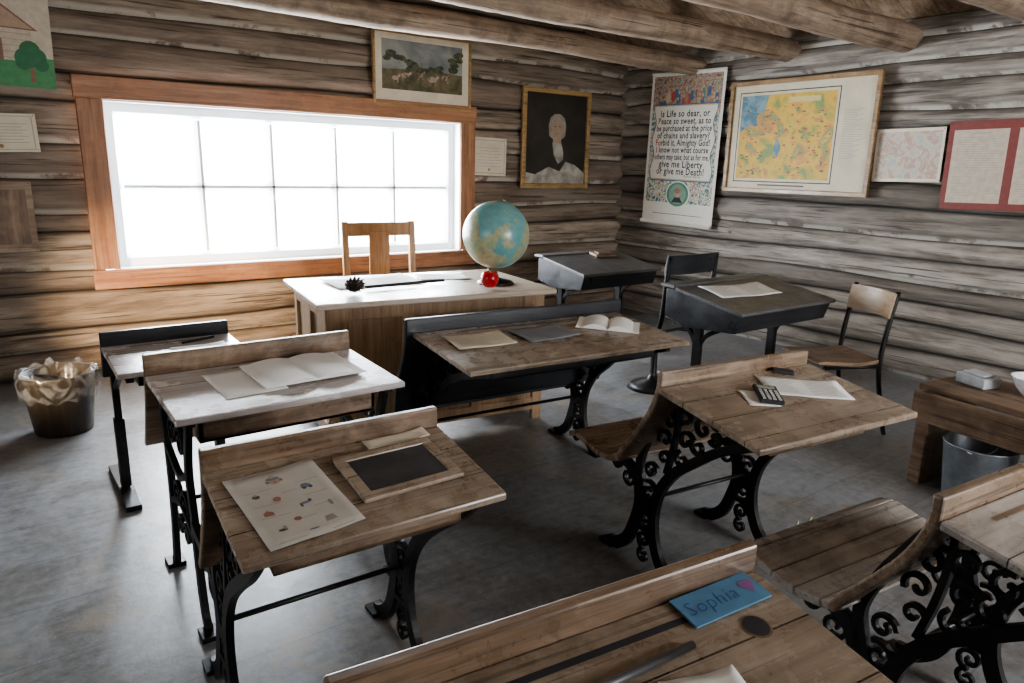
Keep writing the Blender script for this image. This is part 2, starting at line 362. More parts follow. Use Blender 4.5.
# ---------------------------------------------------------------- lights
def area(name,loc,rot,sx,sy,e,col=(1,1,1)):
    l=bpy.data.lights.new(name,'AREA'); l.shape='RECTANGLE'; l.size=sx; l.size_y=sy; l.energy=e; l.color=col
    o=bpy.data.objects.new(name,l); COL.objects.link(o); o.location=loc; o.rotation_euler=rot; return o
area('daylight_window',((gx0+gx1)/2,YB+.35,(gz0+gz1)/2+.1),(rad(-90),0,0),2.9,1.4,580,(.94,.97,1))
area('daylight_rear_window',(2.9,YF-.1,1.4),(rad(90),0,0),1.4,1.0,100,(.97,.98,1))
l=bpy.data.lights.new('sun_patch_spot','SPOT'); l.energy=5500; l.spot_size=rad(13); l.spot_blend=.9; l.color=(1,.74,.48); l.shadow_soft_size=.05  # added warm spot, stands in for sun on the lower back wall
o=bpy.data.objects.new('sun_patch_spot',l); COL.objects.link(o); o.location=(-3.4,-.1,1.72); o.rotation_euler=(Vector((1.05,5.3,.42))-Vector((-3.4,-.1,1.72))).to_track_quat('-Z','Y').to_euler()
w=bpy.data.worlds.new('world'); SC.world=w; w.use_nodes=True; w.node_tree.nodes['Background'].inputs[0].default_value=(.95,.98,1,1); w.node_tree.nodes['Background'].inputs[1].default_value=12.0
# ---------------------------------------------------------------- school desks
def spiral(cy,cz,r,turns,a0,dr=1,n=18):
    return [(cy+r*(1-.8*k/n)*math.cos(a0+dr*turns*2*math.pi*k/n),cz+r*(1-.8*k/n)*math.sin(a0+dr*turns*2*math.pi*k/n)) for k in range(n+1)]
def iron_leg(kind,x,par,depth):
    q=M(); D=depth; T=.02
    if kind=='ornate':
        l1=smooth([(-.04,.008),(-.01,.02),(.045,.07),(.08,.15),(.085,.24),(.06,.33),(.0,.415),(-.09,.49),(-.20,.57),(-D+.05,.655)])
        l2=smooth([(.32,.008),(.28,.02),(.22,.07),(.185,.15),(.165,.24),(.185,.32),(.24,.36),(.34,.375),(.44,.385)])
        q.sweep(l1,.046,T,x,taper=(1.1,.6)); q.sweep(l2,.046,T,x,taper=(1.1,.7))
        q.sweep(smooth([(.125,.22),(.16,.32),(.175,.40),(.14,.50),(.085,.60),(.035,.68),(.01,.72)]),.03,T,x)
        q.sweep([(.01,.712),(-D+.03,.662)],.03,T+.006,x)
        q.sweep(smooth([(.04,.40),(.015,.50),(.0,.60),(-.005,.70)]),.016,T,x)
        S=[(.125,.105,.036,1.3,-1.5,1),(.125,.045,.030,1.2,1.5,-1),(.125,.19,.032,1.3,-1.5,-1),(.115,.30,.040,1.3,1,1),(.115,.38,.034,1.2,3,-1),(.235,.31,.04,1.3,2,1),(.30,.345,.026,1.3,0,-1)]
        for (cy,cz,r) in ((.055,.45,.030),(.055,.52,.034),(.04,.59,.030),(.02,.65,.026),(-.03,.475,.032),(-.04,.545,.036),(-.035,.62,.034),(-.03,.68,.022),(-.095,.545,.032),(-.11,.61,.036),(-.10,.668,.022),(-.165,.60,.028),(-.17,.65,.028),(-.225,.635,.026),(-.27,.65,.018)):
            S.append((cy,cz,r,1.05,(cy*40+cz*31)%6.28,1 if int(abs(cy)*100+cz*100)%2 else -1))
        for a in S: q.sweep(spiral(*a),.0125,T*.7,x,taper=(1,.75))
        q.sweep([(.08,.15),(.185,.15)],.018,T,x); q.sweep([(.09,.25),(.165,.25)],.03,T,x)
        for y in (-.04,.32): q.box((x,y,.007),(.055,.065,.014))
    elif kind=='straight':
        l1=smooth([(-D+.02,.01),(-D+.06,.05),(-D+.09,.2),(-D+.10,.36),(-D+.12,.5),(-D+.07,.66)])
        l2=smooth([(.03,.01),(.0,.05),(-.03,.2),(-.04,.36),(-.03,.5),(.0,.69)])
        q.sweep(l1,.036,T,x,taper=(1.1,.9)); q.sweep(l2,.036,T,x,taper=(1.1,.9))
        q.sweep([(.01,.69),(-D+.03,.675)],.026,T+.006,x)
        m=-D/2+.03
        for cz,r in ((.34,.055),(.56,.055),(.24,.04)):
            q.sweep(spiral(m-r,cz,r,1.4,0,1),.013,T*.7,x); q.sweep(spiral(m+r,cz,r,1.4,math.pi,-1),.013,T*.7,x)
        q.sweep(smooth([(-D+.1,.28),(m,.33),(-.03,.28)]),.02,T,x); q.sweep(smooth([(-D+.12,.48),(m,.43),(-.03,.48)]),.02,T,x)
        for y in (-D+.01,.04): q.box((x,y,.008),(.06,.07,.016))
    else:
        q.box((x,.1,.34),(.026,.036,.62)); q.box((x,.1,.20),(.038,.05,.3)); q.sweep([(.11,.645),(-D+.05,.64)],.03,.026,x)
        q.sweep(smooth([(.1,.48),(-.02,.54),(-.15,.62)]),.02,.02,x)
        q.sweep(smooth([(-.08,.012),(.0,.02),(.1,.03),(.25,.02),(.42,.012)]),.024,.06,x)
    return q.obj('iron_leg',IRON,par,.002)
DESKS={}
def school_desk(key,label,x,y,yaw,w,depth,leg,topm,backm,seatm,seat,zf=.735,zn=.68,inkwell=None,group='school desks',bw=None,boff=0,inset=.045,zb=.43,s0=.785,hh=.055):
    e=tag(empty('school_desk',(x,y,0),yaw),label,'desk',group)
    D=depth; sl=math.atan((zf-zn)/(D-.012)); bw=bw or w
    q=M(); t=.02
    q.prism([(-D,zn),(-.012,zf),(-.012,zf-t),(-D,zn-t)],-w/2,w/2)
    lift=lambda yy:(zf+(yy+.012)*(zf-zn)/(D-.012))
    gy=-.055
    q.add([(-w*.33,gy-.006,lift(gy-.006)+.0008),(w*.33,gy-.006,lift(gy-.006)+.0008),(w*.33,gy+.006,lift(gy+.006)+.0008),(-w*.33,gy+.006,lift(gy+.006)+.0008)],[(0,1,2,3)],1)
    if inkwell:
        ix,iy=inkwell
        for rr_,dz_,mi_ in ((.025,.0007,2),(.021,.0014,1)):
            q.add([(ix+rr_*math.cos(k*.2618),iy+rr_*math.sin(k*.2618),lift(iy+rr_*math.sin(k*.2618))+dz_) for k in range(24)],[list(range(24))],mi_)
    q.obj('desktop',[topm,backm,DARKT] if not inkwell else [topm,INK,BACKW],e,.005 if not inkwell else .004)
    q=M(); a=w/2-max(.065,inset+.03)
    q.prism([(-D+.08,zn-t+.012-hh),(-.02,zf-t-hh),(-.02,zf-t-hh-.012),(-D+.08,zn-t-hh)],-a,a)
    q.prism([(-D+.08,zn-t+.013),(-D+.09,zn-t+.013),(-D+.09,zn-t-hh+.01),(-D+.08,zn-t-hh)],-a,a)
    for sx in (-a,a-.014): q.prism([(-D+.08,zn-t+.012),(-.02,zf-t),(-.02,zf-t-hh),(-D+.08,zn-t-hh+.01)],sx,sx+.014)
    q.obj('book_shelf',backm,e,.002)
    if zf<=.71: PP=[(0,s0),(.002,.69),(.02,.62),(.05,.55)]
    elif seat=='down': PP=[(0,s0),(.004,.72),(.04,.63),(.10,.54),(.155,.47),(.195,.41)]
    else: PP=[(0,s0),(.002,.72),(.025,.63),(.07,.54),(.11,.47),(.14,zb)]
    P=smooth(PP,6)
    q=M(); q.sweep(P,.024,bw,boff)
    q.obj('backrest',backm,e,.006)
    q=M()
    if seat=='down':
        S=smooth([(.175,.425),(.225,.402),(.30,.392),(.37,.40),(.45,.415),(.50,.40)],6); n=len(S)
        cuts=[0,6,12,18,24,n-1]
        for a_,b_ in zip(cuts[:-1],cuts[1:]):
            seg=list(S[a_:b_+1])
            if a_: seg[0]=seg[0]+(seg[1]-seg[0])*.2
            q.sweep(seg,.022,w-.03,0)
        q.obj('seat',seatm,e,.004)
    elif seat=='up':
        q.sweep(smooth([(.175,zb-.03),(.18,.5),(.17,.58),(.16,.64)],5),.018,w-.08,0)
        q.obj('seat',seatm,e,.004)
    for sx in (-w/2+inset,w/2-inset): iron_leg(leg,sx,e,D)
    if leg!='post':
        q=M(); yy=.12 if leg=='ornate' else -.04; q.tube([(-w/2+inset,yy,.27),(w/2-inset,yy,.27)],.008); q.obj('brace_rod',IRON,e)
    base=Matrix.Translation((x,y,0))@Matrix.Rotation(rad(yaw),4,'Z')
    DESKS[key]=(base,sl,lift)
    return e
def ondesk(key,lx,ly,rot=0,dz=.001):
    b,sl,lift=DESKS[key]
    return b@Matrix.Translation((lx,ly,lift(ly)+dz))@Matrix.Rotation(sl,4,'X')@Matrix.Rotation(rad(rot),4,'Z')
school_desk('A','brown wooden school desk with iron legs, holding a writing slate',.60,1.55,-2,.585,.345,'ornate',TOPW,BACKW,BACKW,'up',hh=.07)
school_desk('B','pale-topped wooden school desk with tall iron legs, open papers on it',.70,2.48,0,.71,.46,'straight',TOPB,BACKW,BACKW,'none',zf=.715,zn=.70,hh=.09)
school_desk('C','small school desk on iron posts with floor runners near the wall',.53,3.10,0,.48,.42,'post',TOPB,DARKW,BACKW,'none',zf=.685,zn=.675,s0=.74)
school_desk('E','wide double school desk with black backrest and ornate iron legs',1.90,2.50,-5,1.08,.52,'ornate',TOPW,DARKW,DARKW,'up',bw=1.14,inset=.10,zb=.34,zf=.725,zn=.69)
school_desk('D','worn wooden school desk with slatted seat and scrolled iron legs',2.00,1.41,-7,.71,.43,'ornate',TOPW,SEATW,SEATW,'down',bw=.69,boff=.0,inset=.11)
school_desk('G','worn wooden school desk with inkwell hole and blue name card',.63,.68,-7,.74,.42,'ornate',TOPW,BACKW,BACKW,'up',inkwell=(.265,-.11))
school_desk('F','weathered school desk with slatted fold-down seat and iron scrollwork',1.80,.50,-6,.68,.42,'ornate',TOPF,SEATW,SEATG,'down',inset=.10)
# ---------------------------------------------------------------- teacher desk
TX,TY,TR=1.89,3.45,-8
TD=tag(empty('teacher_desk',(TX,TY,0),TR),'large tan wooden teacher desk with pale worn top','desk')
tw,td=1.31,.82
q=M(); q.box((0,0,.745),(tw,td,.03)); q.obj('desktop',TDT,TD,.006)
q=M(); bw,bd=tw-.1,td-.1; z0,z1=.06,.73
q.box((0,-bd/2+.02,(z0+z1)/2),(bw-.02,.012,z1-z0-.02))
for sx in (-1,1): q.box((sx*(bw/2-.02),0,(z0+z1)/2),(.012,bd-.02,z1-z0-.02))
for k in range(4):
    x=-bw/2+.03+(bw-.06)*k/3; q.box((x,-bd/2+.012,(z0+z1)/2 if 0<k<3 else z1/2),(.06,.03,z1-z0 if 0<k<3 else z1))
for z in (z0+.035,z1-.035): q.box((0,-bd/2+.012,z),(bw-.06,.028,.07))
for sx in (-1,1):
    for k in range(3):
        y=-bd/2+.03+(bd-.06)*k/2; q.box((sx*(bw/2-.012),y,(z0+z1)/2 if k==1 else z1/2),(.03,.058,z1-z0 if k==1 else z1))
    for z in (z0+.035,z1-.035): q.box((sx*(bw/2-.012),0,z),(.028,bd-.06,.07))
    q.box((sx*.24,.06,(z0+z1)/2),(.02,bd-.2,z1-z0))
q.obj('body',TDW,TD,.004)
for sx in (-1,1):
    for k in range(3):
        dq=M(); dq.box((sx*(bw/4+.12),bd/2-.02,.61-.2*k),(bw/2-.30,.02,.19)); d=dq.obj('drawer',TDW,TD,.003)
        kq=M(); kq.lathe([(.006,0),(.008,.012),(.018,.02),(.015,.03),(0,.032)]); kb=kq.obj('knob',CHW,d); kb.location=(sx*(bw/4+.12),bd/2-.01,.61-.2*k); kb.rotation_euler=(rad(-90),0,0)
# teacher chair
TC=tag(empty('wooden_chair',(2.20,4.42,0),-8),'oak chair with broad central back splat behind the teacher desk','chair')
q=M(); q.box((0,-.02,.45),(.48,.44,.03)); q.obj('seat',CHW,TC,.01)
for sx in (-1,1):
    q=M(); q.prism([(-.2,0),(-.16,0),(-.17,.43),(-.21,.43)],sx*.21-.02,sx*.21+.02); q.obj('leg',CHW,TC,.004)
    q=M(); q.prism([(.22,0),(.26,0),(.22,.45),(.26,1.01),(.225,1.01),(.18,.45)],sx*.245-.022,sx*.245+.022); q.obj('leg',CHW,TC,.004)
q=M(); q.box((0,.24,.955),(.53,.025,.095)); q.box((0,.22,.60),(.44,.02,.05)); q.box((0,.228,.77),(.15,.014,.34))
q.obj('backrest',CHW,TC,.004)
q=M()
for sx in (-1,1): q.box((sx*.215,.02,.2),(.02,.36,.025))
q.box((0,.02,.2),(.41,.02,.025)); q.obj('stretcher',CHW,TC)
TDM=Matrix.Translation((TX,TY,.76))@Matrix.Rotation(rad(TR),4,'Z')
# globe
def globemat():
    mt,nt,b=newmat('globe_map'); v,raw=mapping(nt,(1,1,1),False)
    g=noise_n(nt,v,4.2,9,.58,.3); g2=noise_n(nt,v,26,6,.65)
    land=ramp(nt,g2,[(.35,(.28,.28,.16)),(.47,(.40,.36,.22)),(.55,(.24,.34,.22)),(.65,(.34,.25,.18))])
    f=ramp(nt,g,[(.515,(0,0,0)),(.522,(1,1,1))]); col=mix(nt,ramp(nt,g2,[(.4,(0,0,0)),(.7,(.35,.35,.35))]),(.12,.30,.31),(.32,.45,.42))
    col=mix(nt,f,col,land)
    nt.links.new(col,b.inputs['Base Color']); b.inputs['Roughness'].default_value=.3; return mt
G=tag(empty('globe',(2.28,3.26,.76),20),'blue-green desktop globe on a dark metal stand','globe')
r=.187; cz=.275
q=M(); q.lathe([(r*math.sin(math.pi*k/24)+1e-6,-r*math.cos(math.pi*k/24)) for k in range(25)],(0,0,0),40); gb=q.obj('globe_ball',globemat(),G); gb.location=(0,0,cz); gb.rotation_euler=(0,rad(23),0)
q=M(); q.lathe([(.1,0),(.105,.008),(.09,.018),(.04,.028),(.015,.04),(.012,.07),(0,.071)]); q.obj('base',IRON,G)
q=M(); q.tube([( (r+.012)*math.sin(rad(a)),0,cz-(r+.012)*math.cos(rad(a))) for a in range(-23,168,8)],.005,8); q.obj('meridian_arm',plain('brass',(.35,.25,.12),.35,.8),G)
# apple
q=M()
prof=[]
for k in range(17):
    a=math.pi*k/16; rr=.050*math.sin(a)*(1+.12*math.cos(math.pi-a)); z=.053-.050*math.cos(a)-.011*math.exp(-(math.sin(a)/.35)**2)*( -1 if a<1.5 else 1)
    prof.append((max(rr,1e-6),z))
AP=tag(empty('apple',(2.145,3.12,.76),0),'shiny red apple on the teacher desk','apple')
q.lathe(prof); q.obj('apple_body',blotch('apple_skin',[(.35,(.30,.008,.012)),(.65,(.45,.02,.02))],18,rough=.25),AP)
q=M(); q.tube([(0,0,.080),(.002,0,.097),(.006,0,.112)],.002,6); q.obj('stem',BACKW,AP)
# pine cone
PC=M()
PC.lathe([(.004,-.05),(.014,-.03),(.018,0),(.012,.03),(.002,.05)],n=12)
for k in range(60):
    zz=-.05+.095*k/59; rr=.047*math.sqrt(max(.08,1-(zz/.056)**2)); a=k*2.4
    c,s_=math.cos(a),math.sin(a); tx,ty=-s_,c
    PC.add([(c*.01+tx*.003,s_*.01+ty*.003,zz),(c*rr*.75+tx*.007,s_*rr*.75+ty*.007,zz+.006),(c*rr,s_*rr,zz+.018),(c*rr*.75-tx*.007,s_*rr*.75-ty*.007,zz+.006),(c*.01-tx*.003,s_*.01-ty*.003,zz)],[(0,1,2,3,4),(4,3,2,1,0)])
o=PC.obj('pine_cone',plain('pine_cone_scales',(.075,.055,.045),.7)); o.matrix_world=Matrix.Translation((1.45,3.33,.806))@Matrix.Rotation(rad(80),4,'X')@Matrix.Rotation(.4,4,'Y'); tag(o,'dark brown pine cone lying on the teacher desk','pine cone')
# ---------------------------------------------------------------- papers
def sheet(name,w,h,mats,label,cat,Mx,lines=None,curl=.004,extra=None,thick=.0012):
    q=M(); n=10; vs=[]; fs=[]
    zf=lambda u,v:(curl*((2*u-1)**2)*(.6+.8*v)+curl*.6*math.sin(5*u+3*v)**2)
    for j in range(n+1):
        for i in range(n+1):
            u,v=i/n,j/n; vs.append(((u-.5)*w,(v-.5)*h,zf(u,v)+thick))
    k=(n+1)**2
    for j in range(n+1):
        for i in range(n+1): u,v=i/n,j/n; vs.append(((u-.5)*w,(v-.5)*h,zf(u,v)))
    for j in range(n):
        for i in range(n): a=j*(n+1)+i; fs+= [(a,a+1,a+n+2,a+n+1),(k+a,k+a+n+1,k+a+n+2,k+a+1)]
    for i in range(n):
        a=i; fs.append((a,k+a,k+a+1,a+1)); a=n*(n+1)+i; fs.append((a+1,k+a+1,k+a,a)); a=i*(n+1); fs.append((a+n+1,k+a+n+1,k+a,a)); a=i*(n+1)+n; fs.append((a,k+a,k+a+n+1,a+n+1))
    q.add(vs,fs,0,True)
    def on(pts,mi,dz=.0006): q.add([(x,y,zf(x/w+.5,y/h+.5)+thick+dz) for x,y in pts],[list(range(len(pts)))],mi)
    def strip(x0,x1,y,t,mi=1):
        m=6
        for a in range(m):
            xa=x0+(x1-x0)*a/m; xb=x0+(x1-x0)*(a+1)/m; on([(xa,y-t/2),(xb,y-t/2),(xb,y+t/2),(xa,y+t/2)],mi)
    rr=random.Random(len(label)*7)
    if lines:
        for (x0,x1,y0_,y1_,st) in lines:
            y=y1_*h
            while y>y0_*h:
                strip(x0*w,(x0+(x1-x0)*rr.uniform(.6,1))*w,y,.0026); y-=st
    if extra: extra(on,strip)
    o=q.obj(name,mats); o.matrix_world=Mx; return tag(o,label,cat)
COLR=[plain('aged_worksheet',(.50,.47,.42),.7,0,.1,12),plain('worksheet_print',(.30,.27,.24)),plain('print_yellow',(.40,.33,.19)),plain('print_blue',(.16,.20,.27)),plain('print_red',(.33,.15,.12)),plain('print_green',(.22,.27,.19)),plain('print_dark',(.10,.09,.08)),plain('print_skin',(.40,.30,.23))]
def ex1(on,strip):
    Q=.7
    E=lambda x,y,rx,ry,mi,d=.0008:on([(x+Q*rx*math.cos(k*.5236),y+Q*ry*math.sin(k*.5236)) for k in range(12)],mi,d)
    P=lambda pts,mi: on([(pts[0][0]+(x-pts[0][0])*Q,pts[0][1]+(y-pts[0][1])*Q) for x,y in pts],mi)
    E(-.005,.085,.020,.018,7); E(-.005,.094,.022,.009,3,.001); E(-.005,.102,.009,.009,2,.0012); E(-.02,.084,.006,.008,4,.001); E(.01,.084,.006,.008,4,.001); E(-.005,.081,.005,.004,4,.0012)
    E(-.06,.045,.012,.01,6); E(-.06,.051,.006,.006,1,.001)
    P([(.035,.03),(.07,.03),(.066,.045),(.056,.055),(.042,.055),(.035,.045)],3); E(.040,.029,.006,.006,6,.001); E(.054,.029,.006,.006,6,.001)
    E(-.025,.02,.012,.012,4)
    P([(-.07,-.03),(-.04,-.03),(-.04,-.015),(-.055,-.002),(-.07,-.015)],4); E(.02,-.02,.020,.006,3); E(.031,-.016,.006,.006,6,.001); E(.01,-.025,.004,.010,6,.001)
    E(.065,-.045,.006,.016,5); E(-.015,-.062,.012,.010,4); E(-.055,-.085,.014,.006,6); E(-.049,-.079,.005,.01,1,.001); P([(.03,-.10),(.065,-.10),(.06,-.075),(.035,-.075)],1); E(.0,-.108,.016,.004,3)
    for y in (.062,.008,-.036,-.122): strip(-.08,-.02,y,.0015); strip(.03,.08,y-.004,.0015)
    for y in (.035,-.065): strip(-.01,.025,y,.0015)
sheet('worksheet',.20,.265,COLR,'printed picture worksheet with small coloured drawings','paper',ondesk('A',-.15,-.19,6,.001),[(-.3,.3,.455,.46,.012)],.003,ex1)
# slate
S=tag(empty('writing_slate',(0,0,0)),'black writing slate in a worn wooden frame','slate'); S.matrix_world=ondesk('A',.105,-.165,2,.001)
q=M(); sw,sh,fwd=.25,.185,.026
for y in (-1,1): q.box((0,y*(sh-fwd)/2,.006),(sw,fwd,.012))
for x in (-1,1): q.box((x*(sw-fwd)/2,0,.006),(fwd,sh-2*fwd+.002,.012))
q.obj('frame',TOPW,S,.003)
q=M(); q.box((0,0,.005),(sw-2*fwd+.004,sh-2*fwd+.004,.006)); q.obj('slate_board',plain('slate',(.042,.044,.05),.36,0,.5,12),S)
sheet('paper_sheet',.17,.045,[PAPER2,INK],'narrow cream paper strip at the top of a school desk','paper',ondesk('A',.16,-.04,4,.001),None,.003)
def book(Mx,w,h,label,m=PAPER,hz=.010):
    e=tag(empty('open_book',(0,0,0)),label,'book'); e.matrix_world=Mx
    for sx in (-1,1):
        q=M(); n=10; vs=[]
        for i in range(n+1):
            u=i/n; x=sx*u*w/2; z=.005+hz*math.sin(min(1,u*1.25)*math.pi)**.8*(1-u*.4) if u*1.25<1 else .005
            for y in (-h/2,h/2): vs+=[(x,y,z),(x,y,0.001)]
        fs=[]
        for i in range(n):
            a=4*i; b=a+4; fs+=[(a,b,b+2,a+2),(a+1,a+3,b+3,b+1),(a,a+1,b+1,b),(a+2,b+2,b+3,a+3)]
        fs.append((4*n,4*n+1,4*n+3,4*n+2)); q.add(vs,fs,0,False)
        q.obj('page_block',m,e,0,True)
    return e
book(ondesk('B',.10,-.20,2,.007),.34,.26,'open book with blank pale pages on a school desk',PAPER,.012)
sheet('paper_sheet',.19,.26,[PAPER,INK],'loose blank white sheet beside an open book','paper',ondesk('B',-.10,-.22,3,.001),None,.001)
sheet('paper_sheet',.2,.12,[PAPER,INK],'white sheet of paper on a small school desk','paper',ondesk('C',.08,-.22,0,.001),None,.003)
q=M(); q.tube([(-.07,0,0),(.07,0,0)],.005,8); o=q.obj('pencil',INK); o.matrix_world=ondesk('C',.10,-.09,20,.006); tag(o,'short dark pencil on a small school desk','pencil')
sheet('booklet',.26,.18,[PAPER2,FAINT],'cream printed booklet on a double school desk','booklet',ondesk('E',-.33,-.20,-2,.001),[(-.4,.4,-.4,.4,.014)],.004,thick=.003)
sheet('booklet',.26,.18,[PAPER3,INK],'grey covered booklet on a double school desk','booklet',ondesk('E',-.02,-.21,5,.001),None,.004,thick=.004)
book(ondesk('E',.34,-.20,-42,.001),.28,.18,'thick open white book on a double school desk',PAPER,.022)
sheet('document_sheet',.28,.15,[PAPER,FAINT],'long printed document with lines of text','paper',ondesk('D',.13,-.17,-28,.001),[(-.45,-.05,-.4,.4,.011),(.05,.45,-.4,.4,.011)],.003)
q=M(); q.box((0,0,.006),(.072,.125,.012)); q.box((0,.043,.0125),(.056,.024,.002),2)
for i in range(4):
    for j in range(5): q.box((-.024+.016*i,-.05+.016*j,.0135),(.010,.009,.004),1)
o=q.obj('calculator',[INK,plain('calculator_keys',(.42,.42,.40)),plain('calculator_screen',(.25,.28,.24),.3)],None,.0015); o.matrix_world=ondesk('D',-.055,-.185,-35,.006); tag(o,'small black calculator with pale keys and screen','calculator')
sheet('paper_sheet',.10,.11,[PAPER,INK],'white card under a small calculator','paper',ondesk('D',-.09,-.18,-25,.0005),None,.001)
q=M(); q.box((0,0,.006),(.03,.07,.012)); o=q.obj('eraser',INK,None,.003); o.matrix_world=ondesk('D',.17,-.05,50,.001); tag(o,'small black blackboard eraser on a school desk','eraser')
BLUE=plain('card_blue',(.10,.235,.37),.6)
q=M(); q.box((0,0,.002),(.17,.062,.004)); q.text('Sophia',.040,-.022,0,.0046,1,.15,-.0006); q.ell(.057,.008,.008,.008,.0046,2); q.ell(.069,.008,.008,.008,.0046,2); q.poly([(.050,.004),(.063,-.014),(.076,.004)],.0047,2)
o=q.obj('name_card',[BLUE,plain('card_ink',(.04,.09,.26)),plain('card_pink',(.28,.12,.30))]); o.matrix_world=ondesk('G',.255,-.045,2,.002); tag(o,'blue handwritten name card with a pink heart','card')
sheet('paper_sheet',.12,.16,[PAPER,INK],'white sheet of paper on a school desk','paper',ondesk('G',.09,-.225,-10,.001),None,.004)
q=M(); q.tube([(-.14,0,0),(.14,0,0)],.006,8); o=q.obj('pencil',plain('pencil_grey',(.12,.12,.13),.4)); o.matrix_world=ondesk('G',-.0,-.112,3,.007); tag(o,'long dark grey pencil on a school desk','pencil')
def ontd(x,y,rot=0,dz=.001): return TDM@Matrix.Translation((x,y,dz))@Matrix.Rotation(rad(rot),4,'Z')
sheet('newspaper',.5,.34,[PAPER,FAINT],'large open newspaper on the teacher desk','newspaper',ontd(-.22,.14,6),[(-.46,-.04,-.46,.3,.012),(.04,.46,-.46,.3,.012)],.006)
sheet('paper_sheet',.30,.22,[PAPER,FAINT],'white paper sheet on the teacher desk','paper',ontd(.22,.18,-12,.001),[(-.4,.4,-.4,.4,.016)],.006)
q=M(); q.tube([(-.24,0,0),(.24,0,0)],.008,8); o=q.obj('pointer_stick',IRON); o.matrix_world=ontd(-.10,-.08,9,.02); tag(o,'thin dark pointer stick lying on papers','pointer')
# ---------------------------------------------------------------- box desks
def box_desk(key,label,x,y,yaw,w,d):
    e=tag(empty('school_desk',(x,y,0),yaw),label,'desk','lift-lid desks'); zf,zn=.765,.69
    q=M(); q.prism([(-d/2,zn-.02),(d/2-.1,zf-.02),(d/2-.02,zf-.02),(d/2-.02,zf-.18),(d/2-.2,zf-.22),(-d/2+.03,zn-.12)],-w/2+.02,w/2-.02); q.obj('desk_box',DARKW,e,.004)
    q=M(); q.prism([(-d/2-.02,zn),(d/2-.1,zf),(d/2-.1,zf-.02),(-d/2-.02,zn-.02)],-w/2,w/2); q.obj('lid',DARKT,e,.004)
    q=M(); q.box((0,d/2-.045,zf),(w,.1,.02)); q.obj('pencil_ledge',DARKT,e,.004)
    for sx in (-1,1):
        q=M(); X=sx*(w/2-.09); q.box((X,.05,.33),(.035,.05,.5)); q.sweep(smooth([(-.22,.01),(-.1,.05),(.05,.1),(.2,.05),(.3,.01)]),.03,.035,X); q.sweep(smooth([(-.15,.58),(0,.5),(.05,.4)]),.025,.02,X); q.sweep(smooth([(.2,.56),(.1,.5),(.05,.4)]),.025,.02,X)
        q.obj('iron_leg',IRON,e,.003)
    base=Matrix.Translation((x,y,0))@Matrix.Rotation(rad(yaw),4,'Z'); sl=math.atan((zf-zn)/(d-.08))
    DESKS[key]=(base,sl,lambda yy:zn+(yy+d/2+.02)*(zf-zn)/(d-.08))
box_desk('I','dark painted lift-lid school desk with newspaper on it',3.55,2.48,0,.90,.54)
box_desk('H','dark painted lift-lid school desk near the log corner',3.68,3.92,0,.78,.54)
sheet('newspaper',.5,.2,[PAPER,FAINT],'folded newspaper on a dark lift-lid desk','newspaper',ondesk('I',-.08,.0,-5,.002),[(-.46,-.04,-.4,.4,.012),(.04,.46,-.4,.4,.012)],.006)
q=M(); q.box((0,0,.01),(.2,.1,.02)); q.box((0,0,.024),(.14,.06,.008)); o=q.obj('wooden_pencil_box',BENCHW,None,.003); o.matrix_world=ondesk('H',.15,.10,-5,.002); tag(o,'flat brown wooden pencil box on a dark desk','box')
# chairs
def ped_chair(x,y,yaw,label,m):
    e=tag(empty('school_chair',(x,y,0),yaw),label,'chair')
    q=M(); q.prism(smooth([(-.2,.45),(-.1,.44),(.05,.43),(.2,.45),(.22,.44),(.2,.425),(.05,.41),(-.1,.42),(-.2,.43)],2),-.21,.21); q.obj('seat',m,e,.005)
    q=M(); zc=.87; n=10; vs=[];fs=[]
    for i in range(n+1):
        px=-.23+.46*i/n; py=-.20-.03*math.sin(math.pi*i/n)
        vs+=[(px,py-.03,zc-.07),(px,py-.045,zc-.07),(px,py-.05,zc+.05),(px,py-.065,zc+.05)]
    for i in range(n):
        a=4*i; b=a+4; fs+=[(a,b,b+2,a+2),(a+1,a+3,b+3,b+1),(a+2,b+2,b+3,a+3),(a,a+1,b+1,b)]
    fs+=[(0,2,3,1),(4*n,4*n+1,4*n+3,4*n+2)]; q.add(vs,fs)
    q.obj('backrest',m,e,.003,True)
    for sx in (-1,1):
        q=M(); q.tube(smooth([(sx*.1,.0,.40),(sx*.2,-.16,.41),(sx*.215,-.22,.50),(sx*.215,-.24,.68),(sx*.215,-.255,.91)]),.016); q.obj('back_post',IRON,e)
    q=M(); q.lathe([(.05,.40),(.03,.36),(.022,.25),(.022,.1),(.04,.06),(.14,.03),(.17,.0)][::-1]); q.obj('pedestal',IRON,e)
ped_chair(3.44,3.07,0,'black school chair on an iron pedestal',DARKW)
